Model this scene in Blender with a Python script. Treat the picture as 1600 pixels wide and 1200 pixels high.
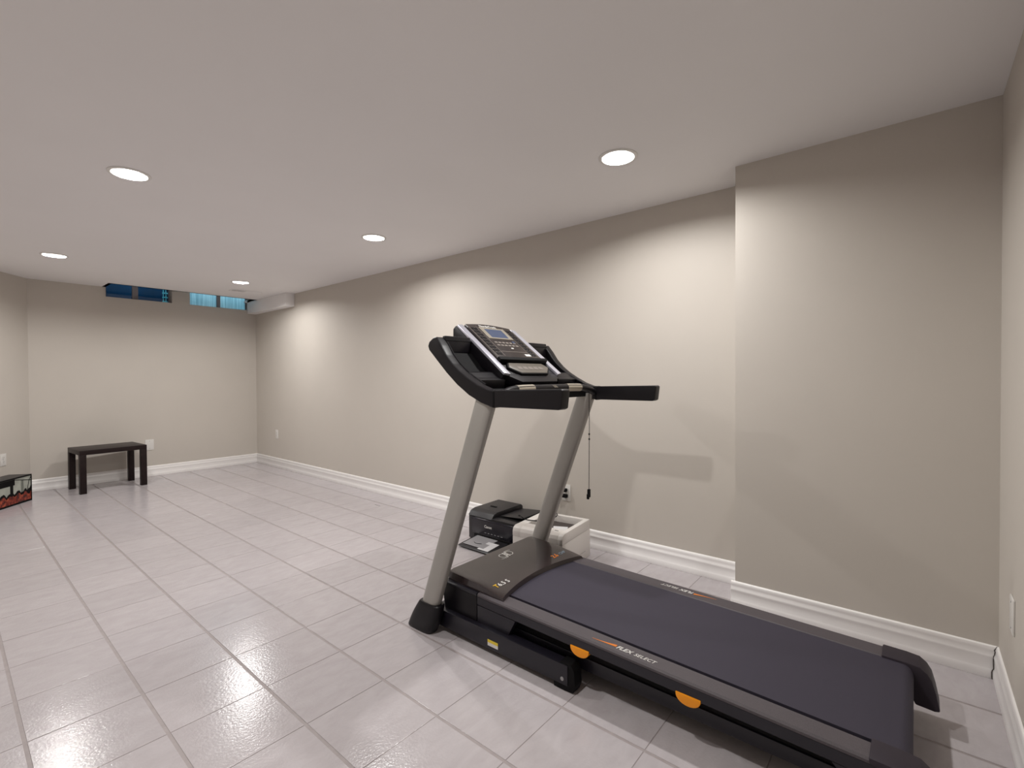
import bpy, bmesh, math, random
from mathutils import Vector, Matrix

# ------------------------------------------------------------------ reset
for o in list(bpy.data.objects):
    bpy.data.objects.remove(o)
scene = bpy.context.scene
COL = scene.collection
random.seed(7)

# ------------------------------------------------------------------ camera
# pinhole fitted to the wall, ceiling and floor-tile lines of a 1600x1200 frame
FPX, YAW, PITCH, ROLL, CAMH = 752.06, 0.873, -0.0137, -0.0057, 1.15
fw = Vector((math.sin(YAW) * math.cos(PITCH), math.cos(YAW) * math.cos(PITCH), math.sin(PITCH)))
rt = Vector((math.cos(YAW), -math.sin(YAW), 0))
up = rt.cross(fw)
rt, up = rt * math.cos(ROLL) + up * math.sin(ROLL), up * math.cos(ROLL) - rt * math.sin(ROLL)
cam_data = bpy.data.cameras.new('camera')
cam = bpy.data.objects.new('camera', cam_data)
COL.objects.link(cam)
cam_data.sensor_fit = 'HORIZONTAL'
cam_data.sensor_width = 36.0
cam_data.lens = FPX / 1600 * 36.0
cam_data.clip_start = 0.02
m = Matrix((rt, up, -fw)).transposed().to_4x4()
m.translation = (0, 0, CAMH)
cam.matrix_world = m
scene.camera = cam

# ------------------------------------------------------------------ world, exposure
world = bpy.data.worlds.new('world')
scene.world = world
world.use_nodes = True
bg = world.node_tree.nodes['Background']
bg.inputs[0].default_value = (0.52, 0.86, 1.0, 1)
bg.inputs[1].default_value = 2.5
scene.view_settings.view_transform = 'Standard'
scene.view_settings.look = 'None'
scene.view_settings.gamma = 1.0
scene.view_settings.use_curve_mapping = False
scene.view_settings.exposure = 0.14
LAMP_W = 15.3
LAMP_COL = (1.0, 0.985, 0.965)

# ------------------------------------------------------------------ room sizes (metres)
H = 2.19            # ceiling height
XW = 2.8215         # long wall
XC = 2.559          # face of the boxed-out column
YC = 0.690          # where the column starts
YN = -0.245         # wall beside the camera
YB = 6.966          # back wall
XL = -0.7540        # left wall (out of frame)
DG0 = Vector((0.597, YB))          # diagonal wall, meets the back wall here
DGD = Vector((-0.614, -0.789)).normalized()
DGL = (XL - DG0.x) / DGD.x
DG1 = DG0 + DGD * DGL
S = 0.3048          # floor tile
TX, TY = 0.4652, 2.158


# ------------------------------------------------------------------ helpers
def lin(r, g, b):
    def f(c):
        c /= 255.0
        return c / 12.92 if c <= 0.04045 else ((c + 0.055) / 1.055) ** 2.4
    return (f(r), f(g), f(b), 1.0)


def mat(name, rgb, rough=0.5, metal=0.0, var=0.0, vscale=8.0, bump=0.0, bscale=200.0,
        emit=None, estr=0.0, coat=0.0, spec=0.5, stretch=(1, 1, 1)):
    m = bpy.data.materials.new(name)
    m.use_nodes = True
    nt = m.node_tree
    b = nt.nodes['Principled BSDF']
    c = lin(*rgb)
    b.inputs['Base Color'].default_value = c
    b.inputs['Roughness'].default_value = rough
    b.inputs['Metallic'].default_value = metal
    b.inputs['Specular IOR Level'].default_value = spec
    b.inputs['Coat Weight'].default_value = coat
    geo = nt.nodes.new('ShaderNodeNewGeometry')
    mp = nt.nodes.new('ShaderNodeMapping')
    mp.inputs['Scale'].default_value = stretch
    nt.links.new(geo.outputs['Position'], mp.inputs['Vector'])
    if var > 0:
        n = nt.nodes.new('ShaderNodeTexNoise')
        n.inputs['Scale'].default_value = vscale
        n.inputs['Detail'].default_value = 4
        nt.links.new(mp.outputs[0], n.inputs['Vector'])
        r = nt.nodes.new('ShaderNodeValToRGB')
        r.color_ramp.elements[0].position = 0.3
        r.color_ramp.elements[1].position = 0.7
        r.color_ramp.elements[0].color = tuple(x * (1 - var) for x in c[:3]) + (1,)
        r.color_ramp.elements[1].color = tuple(min(1, x * (1 + var)) for x in c[:3]) + (1,)
        nt.links.new(n.outputs['Fac'], r.inputs[0])
        nt.links.new(r.outputs[0], b.inputs['Base Color'])
    if bump > 0:
        n2 = nt.nodes.new('ShaderNodeTexNoise')
        n2.inputs['Scale'].default_value = bscale
        n2.inputs['Detail'].default_value = 2
        nt.links.new(geo.outputs['Position'], n2.inputs['Vector'])
        bp = nt.nodes.new('ShaderNodeBump')
        bp.inputs['Strength'].default_value = bump
        bp.inputs['Distance'].default_value = 0.002
        nt.links.new(n2.outputs['Fac'], bp.inputs['Height'])
        nt.links.new(bp.outputs[0], b.inputs['Normal'])
    if emit:
        b.inputs['Emission Color'].default_value = lin(*emit)
        b.inputs['Emission Strength'].default_value = estr
    return m


M = {}
M['wall'] = mat('wall_paint', (198, 191, 182), 0.62, var=0.012, vscale=3, bump=0.06, bscale=350)
M['ceiling'] = mat('ceiling_paint', (238, 236, 236), 0.75, var=0.01, vscale=2, bump=0.06, bscale=300)
M['trim'] = mat('trim_paint', (246, 243, 241), 0.32, var=0.012, vscale=9)
M['grout'] = mat('vinyl_joint', (155, 146, 145), 0.5, var=0.06, vscale=30)
M['white_plastic'] = mat('white_plastic', (222, 219, 214), 0.38, var=0.01)
M['can_white'] = mat('lamp_trim_white', (228, 226, 222), 0.3)
M['can_grey'] = mat('lamp_baffle_white', (214, 212, 208), 0.45)
M['belt'] = mat('belt_rubber', (58, 54, 66), 0.68, var=0.07, vscale=700, bump=0.25, bscale=900, spec=0.35)
M['rail'] = mat('rail_plastic', (78, 72, 76), 0.55, var=0.16, vscale=420, bump=0.3, bscale=600)
M['black'] = mat('black_plastic', (13, 10, 15), 0.4, spec=0.32, var=0.04, vscale=60)
M['frame'] = mat('black_steel', (26, 24, 33), 0.36, var=0.05, vscale=20)
M['cap'] = mat('end_cap_plastic', (50, 44, 52), 0.5, spec=0.3, var=0.06, vscale=300)
M['deep'] = mat('black_rubber', (8, 7, 9), 0.7, spec=0.2)
M['hood'] = mat('hood_plastic', (44, 35, 36), 0.18, var=0.03, vscale=25, coat=0.4)
M['silver'] = mat('upright_paint', (162, 159, 154), 0.42, metal=0.3, var=0.025, vscale=14, stretch=(1, 1, .3))
M['bright'] = mat('silver_trim', (200, 199, 210), 0.3, metal=0.5)
M['sensor'] = mat('brushed_sensor', (182, 174, 160), 0.35, metal=0.6)
M['face'] = mat('console_face', (52, 46, 45), 0.25, var=0.04, vscale=90)
M['button'] = mat('button_grey', (120, 112, 106), 0.45)
M['keypad'] = mat('keypad_grey', (98, 92, 84), 0.4, var=0.05, vscale=120)
M['lcd'] = mat('lcd_glass', (74, 84, 108), 0.18, var=0.05, vscale=150)
M['ink_white'] = mat('white_ink', (222, 220, 216), 0.45)
M['ink_yellow'] = mat('yellow_ink', (222, 176, 40), 0.45)
M['ink_orange'] = mat('orange_ink', (216, 122, 40), 0.45)
M['ink_blue'] = mat('grey_blue_ink', (140, 156, 168), 0.45)
M['orange'] = mat('orange_rubber', (255, 158, 6), 0.38, var=0.03, vscale=90)
M['espresso'] = mat('espresso_wood', (28, 15, 15), 0.42, spec=0.25, var=0.2, vscale=26, stretch=(1, 6, 1))
M['paper'] = mat('paper', (214, 213, 214), 0.7)
M['grey_plastic'] = mat('grey_plastic', (150, 148, 150), 0.4)
M['printer_black'] = mat('printer_black', (29, 27, 30), 0.42, var=0.05, vscale=80, bump=0.08, bscale=700)
M['printer_gloss'] = mat('printer_gloss_black', (20, 17, 28), 0.18, var=0.03)
M['printer_white'] = mat('printer_white', (226, 221, 216), 0.36, var=0.01)
M['printer_brown'] = mat('printer_tray_dark', (62, 54, 52), 0.5, var=0.05, vscale=60)
M['navy'] = mat('window_well_navy', (2, 62, 98), 0.8, var=0.15, vscale=7)
M['aqua'] = mat('aqua_lattice', (150, 240, 245), 0.6)
M['alu'] = mat('window_frame_grey', (150, 146, 150), 0.45, var=0.04)
M['alu_dark'] = mat('window_frame_blue', (60, 84, 112), 0.45, var=0.04)
M['brown'] = mat('jamb_brown', (112, 98, 88), 0.6, var=0.05)
M['gap'] = mat('caulk_gap', (70, 62, 58), 0.9)
M['yellow_label'] = mat('warning_yellow', (226, 200, 60), 0.5)


def tile_material():
    m = bpy.data.materials.new('tile_vinyl')
    m.use_nodes = True
    nt = m.node_tree
    N = nt.nodes.new
    L = nt.links.new
    b = nt.nodes['Principled BSDF']
    geo = N('ShaderNodeNewGeometry')
    inf = N('ShaderNodeObjectInfo')
    off = N('ShaderNodeVectorMath'); off.operation = 'MULTIPLY_ADD'
    comb = N('ShaderNodeCombineXYZ')
    L(inf.outputs['Random'], comb.inputs[0]); L(inf.outputs['Random'], comb.inputs[1]); L(inf.outputs['Random'], comb.inputs[2])
    L(comb.outputs[0], off.inputs[0])
    off.inputs[1].default_value = (37, 53, 17)
    L(geo.outputs['Position'], off.inputs[2])
    mp = N('ShaderNodeMapping'); mp.inputs['Scale'].default_value = (1.0, 2.2, 1)
    L(off.outputs[0], mp.inputs['Vector'])
    n = N('ShaderNodeTexNoise'); n.inputs['Scale'].default_value = 10; n.inputs['Detail'].default_value = 6
    n.inputs['Roughness'].default_value = 0.6; n.inputs['Distortion'].default_value = 0.6
    L(mp.outputs[0], n.inputs['Vector'])
    r = N('ShaderNodeValToRGB')
    r.color_ramp.elements[0].position = 0.28; r.color_ramp.elements[0].color = lin(176, 169, 171)
    r.color_ramp.elements[1].position = 0.72; r.color_ramp.elements[1].color = lin(186, 180, 182)
    L(n.outputs['Fac'], r.inputs[0])
    hsv = N('ShaderNodeHueSaturation')
    mr = N('ShaderNodeMapRange'); mr.inputs[3].default_value = 0.97; mr.inputs[4].default_value = 1.03
    L(inf.outputs['Random'], mr.inputs[0]); L(mr.outputs[0], hsv.inputs['Value'])
    L(r.outputs[0], hsv.inputs['Color'])
    L(hsv.outputs[0], b.inputs['Base Color'])
    # embossed gloss: slate-like relief breaks up the lamps' reflections
    v = N('ShaderNodeTexNoise'); v.inputs['Scale'].default_value = 110; v.inputs['Detail'].default_value = 3
    L(geo.outputs['Position'], v.inputs['Vector'])
    bp = N('ShaderNodeBump'); bp.inputs['Strength'].default_value = 0.36; bp.inputs['Distance'].default_value = 0.0016
    L(v.outputs['Fac'], bp.inputs['Height']); L(bp.outputs[0], b.inputs['Normal'])
    b.inputs['Roughness'].default_value = 0.17
    b.inputs['Specular IOR Level'].default_value = 0.42
    return m


M['tile'] = tile_material()


def glass_material():
    m = bpy.data.materials.new('window_glass')
    m.use_nodes = True
    nt = m.node_tree
    nt.nodes.remove(nt.nodes['Principled BSDF'])
    out = nt.nodes['Material Output']
    t = nt.nodes.new('ShaderNodeBsdfTransparent'); t.inputs[0].default_value = (0.86, 0.93, 0.96, 1)
    g = nt.nodes.new('ShaderNodeBsdfGlossy'); g.inputs['Roughness'].default_value = 0.03
    fr = nt.nodes.new('ShaderNodeFresnel'); fr.inputs[0].default_value = 1.45
    mx = nt.nodes.new('ShaderNodeMixShader')
    nt.links.new(fr.outputs[0], mx.inputs[0]); nt.links.new(t.outputs[0], mx.inputs[1]); nt.links.new(g.outputs[0], mx.inputs[2])
    nt.links.new(mx.outputs[0], out.inputs[0])
    return m


M['glass'] = glass_material()


def corrugated_material():
    m = bpy.data.materials.new('window_well_panel')
    m.use_nodes = True
    nt = m.node_tree
    b = nt.nodes['Principled BSDF']
    geo = nt.nodes.new('ShaderNodeNewGeometry')
    mp = nt.nodes.new('ShaderNodeMapping'); mp.inputs['Scale'].default_value = (40, 1, 1.2)
    nt.links.new(geo.outputs['Position'], mp.inputs['Vector'])
    n = nt.nodes.new('ShaderNodeTexNoise'); n.inputs['Scale'].default_value = 1.6; n.inputs['Detail'].default_value = 3
    nt.links.new(mp.outputs[0], n.inputs['Vector'])
    r = nt.nodes.new('ShaderNodeValToRGB')
    r.color_ramp.elements[0].position = 0.35; r.color_ramp.elements[0].color = lin(176, 198, 205)
    r.color_ramp.elements[1].position = 0.65; r.color_ramp.elements[1].color = lin(240, 246, 246)
    nt.links.new(n.outputs['Fac'], r.inputs[0]); nt.links.new(r.outputs[0], b.inputs['Base Color'])
    b.inputs['Roughness'].default_value = 0.6
    return m


M['well_panel'] = corrugated_material()


def lens_material():
    m = bpy.data.materials.new('lamp_lens')
    m.use_nodes = True
    b = m.node_tree.nodes['Principled BSDF']
    b.inputs['Base Color'].default_value = (0.9, 0.9, 0.9, 1)
    b.inputs['Emission Color'].default_value = (1, 0.97, 0.93, 1)
    b.inputs['Emission Strength'].default_value = 9.0
    return m


M['lens'] = lens_material()


def ember_material():
    m = bpy.data.materials.new('ember_print')
    m.use_nodes = True
    nt = m.node_tree
    b = nt.nodes['Principled BSDF']
    geo = nt.nodes.new('ShaderNodeNewGeometry')
    n = nt.nodes.new('ShaderNodeTexNoise'); n.inputs['Scale'].default_value = 34; n.inputs['Detail'].default_value = 5
    nt.links.new(geo.outputs['Position'], n.inputs['Vector'])
    r = nt.nodes.new('ShaderNodeValToRGB')
    e = r.color_ramp.elements
    e[0].position = 0.36; e[0].color = lin(30, 10, 8)
    e[1].position = 0.70; e[1].color = lin(176, 84, 54)
    x = e.new(0.5); x.color = lin(116, 30, 15)
    nt.links.new(n.outputs['Fac'], r.inputs[0]); nt.links.new(r.outputs[0], b.inputs['Base Color'])
    b.inputs['Roughness'].default_value = 0.3
    return m


M['ember'] = ember_material()
M['print_pale'] = mat('print_pale', (160, 163, 154), 0.3, var=0.15, vscale=16)


# ---- mesh helpers: everything collects into a bmesh, then becomes ONE object
def bevel(bm, w, seg=2):
    if w > 0:
        bmesh.ops.bevel(bm, geom=bm.edges[:], offset=w, segments=seg, affect='EDGES', profile=0.6, clamp_overlap=True)


def add(dst, src):
    me = bpy.data.meshes.new('tmp')
    src.to_mesh(me); src.free()
    dst.from_mesh(me)
    bpy.data.meshes.remove(me)


def box(dst, x0, x1, y0, y1, z0, z1, bv=0.0, seg=2, mtx=None):
    b = bmesh.new()
    bmesh.ops.create_cube(b, size=1.0)
    for v in b.verts:
        v.co = Vector(((x0 + x1) / 2 + v.co.x * (x1 - x0), (y0 + y1) / 2 + v.co.y * (y1 - y0), (z0 + z1) / 2 + v.co.z * (z1 - z0)))
    bevel(b, bv, seg)
    if mtx:
        bmesh.ops.transform(b, matrix=mtx, verts=b.verts[:])
    add(dst, b)


def prism(dst, pts, lo, hi, axis='x', bv=0.0, seg=2):
    """closed polygon extruded along an axis; pts are the two other coordinates in order"""
    b = bmesh.new()
    def P(a, p):
        return {'x': (a, p[0], p[1]), 'y': (p[0], a, p[1]), 'z': (p[0], p[1], a)}[axis]
    A = [b.verts.new(P(lo, p)) for p in pts]
    B = [b.verts.new(P(hi, p)) for p in pts]
    b.faces.new(A); b.faces.new(B[::-1])
    n = len(pts)
    for i in range(n):
        b.faces.new((A[i], B[i], B[(i + 1) % n], A[(i + 1) % n]))
    bmesh.ops.recalc_face_normals(b, faces=b.faces[:])
    bevel(b, bv, seg)
    add(dst, b)


def loft(dst, rings, cap=True):
    b = bmesh.new()
    R = [[b.verts.new(p) for p in r] for r in rings]
    n = len(R[0])
    for i in range(len(R) - 1):
        for j in range(n):
            b.faces.new((R[i][j], R[i][(j + 1) % n], R[i + 1][(j + 1) % n], R[i + 1][j]))
    if cap:
        b.faces.new(R[0][::-1]); b.faces.new(R[-1])
    bmesh.ops.recalc_face_normals(b, faces=b.faces[:])
    add(dst, b)


def superell(cx, cy, z, a, b, p=3.2, n=28):
    out = []
    for i in range(n):
        t = 2 * math.pi * i / n
        c, s = math.cos(t), math.sin(t)
        out.append((cx + a * math.copysign(abs(c) ** (2 / p), c), cy + b * math.copysign(abs(s) ** (2 / p), s), z))
    return out


def smooth_path(pts, sub=6):
    P = [Vector(p) for p in pts]
    out = []
    for i in range(len(P) - 1):
        p0 = P[max(i - 1, 0)]; p1 = P[i]; p2 = P[i + 1]; p3 = P[min(i + 2, len(P) - 1)]
        for k in range(sub):
            t = k / sub
            out.append(0.5 * ((2 * p1) + (p2 - p0) * t + (2 * p0 - 5 * p1 + 4 * p2 - p3) * t * t + (3 * p1 - p0 - 3 * p2 + p3) * t ** 3))
    out.append(P[-1])
    return out


def tube(dst, pts, r, n=10, smooth=6):
    path = smooth_path(pts, smooth) if smooth else [Vector(p) for p in pts]
    rings = []
    ref = None
    for i, p in enumerate(path):
        d = (path[min(i + 1, len(path) - 1)] - path[max(i - 1, 0)]).normalized()
        if ref is None:
            ref = Vector((0, 0, 1)) if abs(d.z) < 0.9 else Vector((1, 0, 0))
        u = d.cross(ref).normalized(); w = u.cross(d).normalized(); ref = w
        rings.append([tuple(p + u * r * math.cos(2 * math.pi * k / n) + w * r * math.sin(2 * math.pi * k / n)) for k in range(n)])
    loft(dst, rings)


def lathe(dst, prof, n=40, closed=False):
    b = bmesh.new()
    R = []
    for (r, z) in prof:
        R.append([b.verts.new((r * math.cos(2 * math.pi * k / n), r * math.sin(2 * math.pi * k / n), z)) for k in range(n)])
    m = len(R)
    for i in range(m if closed else m - 1):
        A, B = R[i], R[(i + 1) % m]
        for k in range(n):
            b.faces.new((A[k], A[(k + 1) % n], B[(k + 1) % n], B[k]))
    bmesh.ops.recalc_face_normals(b, faces=b.faces[:])
    add(dst, b)


def cyl(dst, c, r, depth, axis='z', n=20, r2=None):
    b = bmesh.new()
    bmesh.ops.create_cone(b, cap_ends=True, segments=n, radius1=r, radius2=r if r2 is None else r2, depth=depth)
    mt = {'z': Matrix.Identity(4), 'x': Matrix.Rotation(math.pi / 2, 4, 'Y'), 'y': Matrix.Rotation(-math.pi / 2, 4, 'X')}[axis]
    bmesh.ops.transform(b, matrix=Matrix.Translation(c) @ mt, verts=b.verts[:])
    add(dst, b)


def obj(name, bm, m, parent=None, origin=(0, 0, 0), angle=38, kind=None):
    """one mesh object; bm is in world (or thing-local) coordinates, shifted by origin"""
    me = bpy.data.meshes.new(name)
    if origin != (0, 0, 0):
        bmesh.ops.translate(bm, vec=-Vector(origin), verts=bm.verts[:])
    bm.to_mesh(me); bm.free()
    for p in me.polygons:
        p.use_smooth = True
    me.set_sharp_from_angle(angle=math.radians(angle))
    me.materials.append(M[m] if isinstance(m, str) else m)
    o = bpy.data.objects.new(name, me)
    COL.objects.link(o)
    if parent:
        o.parent = parent
    if kind:
        o['kind'] = kind
    return o


def thing(name, label, cat, loc=(0, 0, 0), rotz=0.0, group=None):
    o = bpy.data.objects.new(name, None)
    COL.objects.link(o)
    o.empty_display_size = 0.1
    o.location = loc
    o.rotation_euler = (0, 0, rotz)
    return tag(o, label, cat, group)


def tag(o, label, cat, group=None):
    o['label'] = label
    o['category'] = cat
    if group:
        o['group'] = group
    return o


def B():
    return bmesh.new()


def text_part(name, s, m, parent, mtx, size, shear=0.0, ext=0.0004, space=1.0, bold=0.0):
    c = bpy.data.curves.new('txt', 'FONT')
    c.body = s; c.size = size; c.extrude = ext; c.shear = shear; c.space_character = space; c.offset = bold
    c.resolution_u = 3
    t = bpy.data.objects.new('txt', c)
    COL.objects.link(t)
    dg = bpy.context.evaluated_depsgraph_get()
    me = bpy.data.meshes.new_from_object(t.evaluated_get(dg))
    bpy.data.objects.remove(t); bpy.data.curves.remove(c)
    me.transform(mtx)
    me.materials.clear(); me.materials.append(M[m])
    me.name = name
    o = bpy.data.objects.new(name, me)
    COL.objects.link(o)
    o.parent = parent
    return o


def frame(origin, xdir, ydir):
    x = Vector(xdir).normalized(); y = Vector(ydir).normalized(); z = x.cross(y)
    mm = Matrix((x, y, z)).transposed().to_4x4()
    mm.translation = origin
    return mm


# ================================================================== SETTING
# floor: slab plus one object per tile
b = B(); box(b, XL - .1, XW + .1, YN - .1, YB + .1, -.06, -.0012)
floor = obj('floor', b, 'grout', kind='structure')


def tile_mesh(w, l):
    bm = B()
    c = 0.0006
    z0, z1 = -0.004, 0.0
    lo = [(-w / 2, -l / 2, z0), (w / 2, -l / 2, z0), (w / 2, l / 2, z0), (-w / 2, l / 2, z0)]
    md = [(x, y, z1 - 0.0003) for x, y, _ in lo]
    tp = [(x - math.copysign(c, x), y - math.copysign(c, y), z1) for x, y, _ in lo]
    R = [[bm.verts.new(p) for p in r] for r in (lo, md, tp)]
    for i in range(2):
        for k in range(4):
            bm.faces.new((R[i][k], R[i][(k + 1) % 4], R[i + 1][(k + 1) % 4], R[i + 1][k]))
    bm.faces.new(R[2])
    me = bpy.data.meshes.new('tile')
    bm.to_mesh(me); bm.free()
    me.materials.append(M['tile'])
    return me


cache = {}
GX, GY = 0.011, 0.0030            # wide joint between columns, hairline joint between rows
x0 = TX - 7 * S
field = []
rows0 = TY - 8 * S
ncol, nrow = 15, 25
for i in range(ncol):
    for j in range(nrow):
        a0, a1 = x0 + i * S + GX / 2, x0 + (i + 1) * S - GX / 2
        c0, c1 = rows0 + j * S + GY / 2, rows0 + (j + 1) * S - GY / 2
        a1 = min(a1, XW - .002); a0 = max(a0, XL + .002); c0 = max(c0, YN + .002); c1 = min(c1, YB - .002)
        if a1 - a0 < .02 or c1 - c0 < .02:
            continue
        cx_, cy_ = (a0 + a1) / 2, (c0 + c1) / 2
        # cut away by the boxed-out column and by the diagonal wall
        if a0 < XC < a1 and cy_ < YC:
            if c1 <= YC + .1:
                a1 = XC - .001; cx_ = (a0 + a1) / 2
        if cx_ > XC and cy_ < YC - .1:
            continue
        if (Vector((cx_, cy_)) - DG0).dot(Vector((DGD.y, -DGD.x))) > 0.05:
            continue
        if i < 5:                      # never in view: joined into one field
            field.append((a0, a1, c0, c1))
            continue
        key = (round(a1 - a0, 4), round(c1 - c0, 4))
        if key not in cache:
            cache[key] = tile_mesh(*key)
        t = bpy.data.objects.new('tile', cache[key])
        t.location = (cx_, cy_, 0)
        COL.objects.link(t)
        t.parent = floor

b = B()
for (a0, a1, c0, c1) in field:
    box(b, a0, a1, c0, c1, -.004, 0)
obj('tile_field', b, 'tile', floor, kind='stuff')

# walls
b = B()
SILL = 2.083
WTOP = 2.46
W1 = (1.222, 1.858)
W2 = (2.042, 2.745)
box(b, DG0.x - .05, XW + .12, YB, YB + .12, -.05, SILL)
box(b, DG0.x - .05, W1[0], YB, YB + .12, SILL, WTOP)
box(b, W1[1], W2[0], YB, YB + .12, SILL, WTOP)
box(b, W2[1], XW + .12, YB, YB + .12, SILL, WTOP)
obj('wall_back', b, 'wall', kind='structure')
b = B(); box(b, XW, XW + .12, YC - .05, YB, -.05, H + .03); obj('wall_right', b, 'wall', kind='structure')
b = B(); box(b, XC, XW + .12, YN, YC, -.05, H + .03); obj('wall_column', b, 'wall', kind='structure')
b = B(); box(b, XL - .12, XW + .12, YN - .12, YN, -.05, H + .03); obj('wall_near', b, 'wall', kind='structure')
b = B(); box(b, XL - .12, XL, YN, DG1.y, -.05, H + .03); obj('wall_left', b, 'wall', kind='structure')
dn = Vector((DGD.y, -DGD.x))          # points out of the room
b = B()
q = [DG0, DG1, DG1 + dn * .12, DG0 + dn * .12]
prism(b, [tuple(p) for p in q], -.05, H + .03, 'z')
obj('wall_diagonal', b, 'wall', kind='structure')

# bulkhead box in the far corner and its end cap
b = B(); box(b, 2.716, XW, 5.838, YB, 2.034, H, .002)
obj('trim_1', b, 'ceiling', kind='structure')

# recessed downlight positions
LAMPS = [(0.637, 3.050), (2.085, 1.085), (0.637, 5.500), (2.085, 3.073), (2.105, 5.560), (0.637, 1.085)]
CAN_R = 0.072

# ceiling with the lamp holes and the notch over the windows cut out
NOTCH = (W1[0], 2.716, 6.685, YB)
b = B()
box(b, XL - .12, XW + .12, YN - .12, YB + .12, H, H + .03)
ceil = obj('ceiling', b, 'ceiling', kind='structure')
b = B()
for (x, y) in LAMPS:
    cyl(b, (x, y, H + .01), CAN_R + .004, .12, 'z', 40)
box(b, NOTCH[0], NOTCH[1], NOTCH[2], YB + .2, H - .05, H + .1)
box(b, 2.36 - .146, 2.36 + .146, 6.10 - .051, 6.10 + .051, H - .05, H + .1)
cutter = obj('cutter', b, 'ceiling')
md = ceil.modifiers.new('cut', 'BOOLEAN')
md.operation = 'DIFFERENCE'; md.solver = 'EXACT'; md.object = cutter
bpy.context.view_layer.update()
dg = bpy.context.evaluated_depsgraph_get()
me = bpy.data.meshes.new_from_object(ceil.evaluated_get(dg))
ceil.modifiers.clear()
old = ceil.data
ceil.data = me
bpy.data.meshes.remove(old)
cm = cutter.data
bpy.data.objects.remove(cutter); bpy.data.meshes.remove(cm)
for p in ceil.data.polygons:
    p.use_smooth = False

# closed shaft above the notch
b = B()
box(b, NOTCH[0] - .03, NOTCH[1] + .03, NOTCH[2] - .03, NOTCH[2], H + .0, WTOP)
box(b, NOTCH[0] - .03, NOTCH[0], NOTCH[2], YB, H + .0, WTOP)
box(b, NOTCH[1], NOTCH[1] + .03, NOTCH[2], YB, H + .0, WTOP)
box(b, NOTCH[0] - .03, NOTCH[1] + .03, NOTCH[2] - .03, YB + .12, WTOP, WTOP + .03)
obj('trim_2', b, 'ceiling', kind='structure')

# windows: frame, mullion, two panes each, and the lit well outside
def window(name, x0, x1, mull, fm, mm):
    y = YB + .09
    root = B()
    fw_ = .016
    box(root, x0, x1, y - .012, y + .026, SILL, SILL + .012, .002)
    box(root, x0, x1, y - .012, y + .026, WTOP - .02, WTOP, .002)
    box(root, x0, x0 + fw_, y - .012, y + .026, SILL, WTOP, .002)
    box(root, x1 - fw_, x1, y - .012, y + .026, SILL, WTOP, .002)
    o = obj(name, root, fm, kind='structure')
    bb = B(); box(bb, mull[0], mull[1], y - .018, y + .022, SILL + .01, WTOP - .015, .003)
    obj('mullion', bb, mm, o)
    for (a, c) in ((x0 + fw_, mull[0]), (mull[1], x1 - fw_)):
        bb = B(); box(bb, a, c, y + .002, y + .006, SILL + .01, WTOP - .015)
        obj('pane', bb, 'glass', o)
    return o


w1 = window('window_1', W1[0] + .002, W1[1] - .002, (1.478, 1.534), 'alu', 'alu')
w2 = window('window_2', W2[0] + .002, W2[1] - .002, (2.372, 2.412), 'alu', 'alu')
# reveals of the two openings (painted like the wall)
b = B(); box(b, W1[1] - .006, W1[1], YB + .002, YB + .078, SILL, WTOP); obj('side_jamb', b, 'wall', w1)
b = B(); box(b, W2[1] - .006, W2[1], YB + .002, YB + .078, SILL, WTOP); obj('side_jamb', b, 'wall', w2)
# wells outside, open to the sky
b = B()
box(b, W1[0] - .10, W1[1] + .12, YB + .42, YB + .46, 1.7, 2.72)
box(b, W1[0] - .14, W1[0] - .10, YB + .125, YB + .46, 1.7, 2.72)
box(b, W1[1] + .10, W1[1] + .12, YB + .125, YB + .46, 1.7, 2.72)
box(b, W1[0] - .14, W1[1] + .12, YB + .125, YB + .46, 1.66, 1.7)
obj('window_well', b, 'navy', w1)
b = B()
box(b, W2[0] - .05, W2[1] + .12, YB + .42, YB + .46, 1.7, 2.5)
box(b, W2[0] - .05, W2[0] - .03, YB + .125, YB + .46, 1.7, 2.5)
box(b, W2[1] + .10, W2[1] + .12, YB + .125, YB + .46, 1.7, 2.5)
box(b, W2[0] - .05, W2[1] + .12, YB + .125, YB + .46, 1.66, 1.7)
obj('window_well', b, 'well_panel', w2)
b = B()
for k in range(3):
    box(b, 1.86 + k * .028, 1.868 + k * .028, YB + .395, YB + .405, 1.95, 2.5)
for k in range(9):
    box(b, 1.855, 1.93, YB + .392, YB + .408, 1.97 + k * .055, 1.985 + k * .055)
obj('lattice', b, 'aqua', w1)


# baseboards: moulded profile swept along straight runs
PROF = [(0, 0), (.0165, 0), (.0175, .006), (.0175, .026), (.0150, .034), (.0125, .038), (.0125, .074), (.0145, .079), (.0135, .086), (.0095, .091),
        (.0085, .102), (.0100, .108), (.0075, .117), (.0040, .121), (0, .122)]


def baseboard(name, p0, p1, nrm, miter0=0.0, miter1=0.0):
    p0, p1, nrm = Vector(p0), Vector(p1), Vector(nrm)
    d = (p1 - p0).normalized()
    bm = B()
    r0 = [(p0 + nrm * t + d * (t * miter0)).to_tuple() + (z,) for t, z in PROF]
    r1 = [(p1 + nrm * t - d * (t * miter1)).to_tuple() + (z,) for t, z in PROF]
    loft(bm, [[(x, y, z + .0005) for x, y, z in r0], [(x, y, z + .0005) for x, y, z in r1]])
    return obj(name, bm, 'trim', kind='structure', angle=50)


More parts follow.
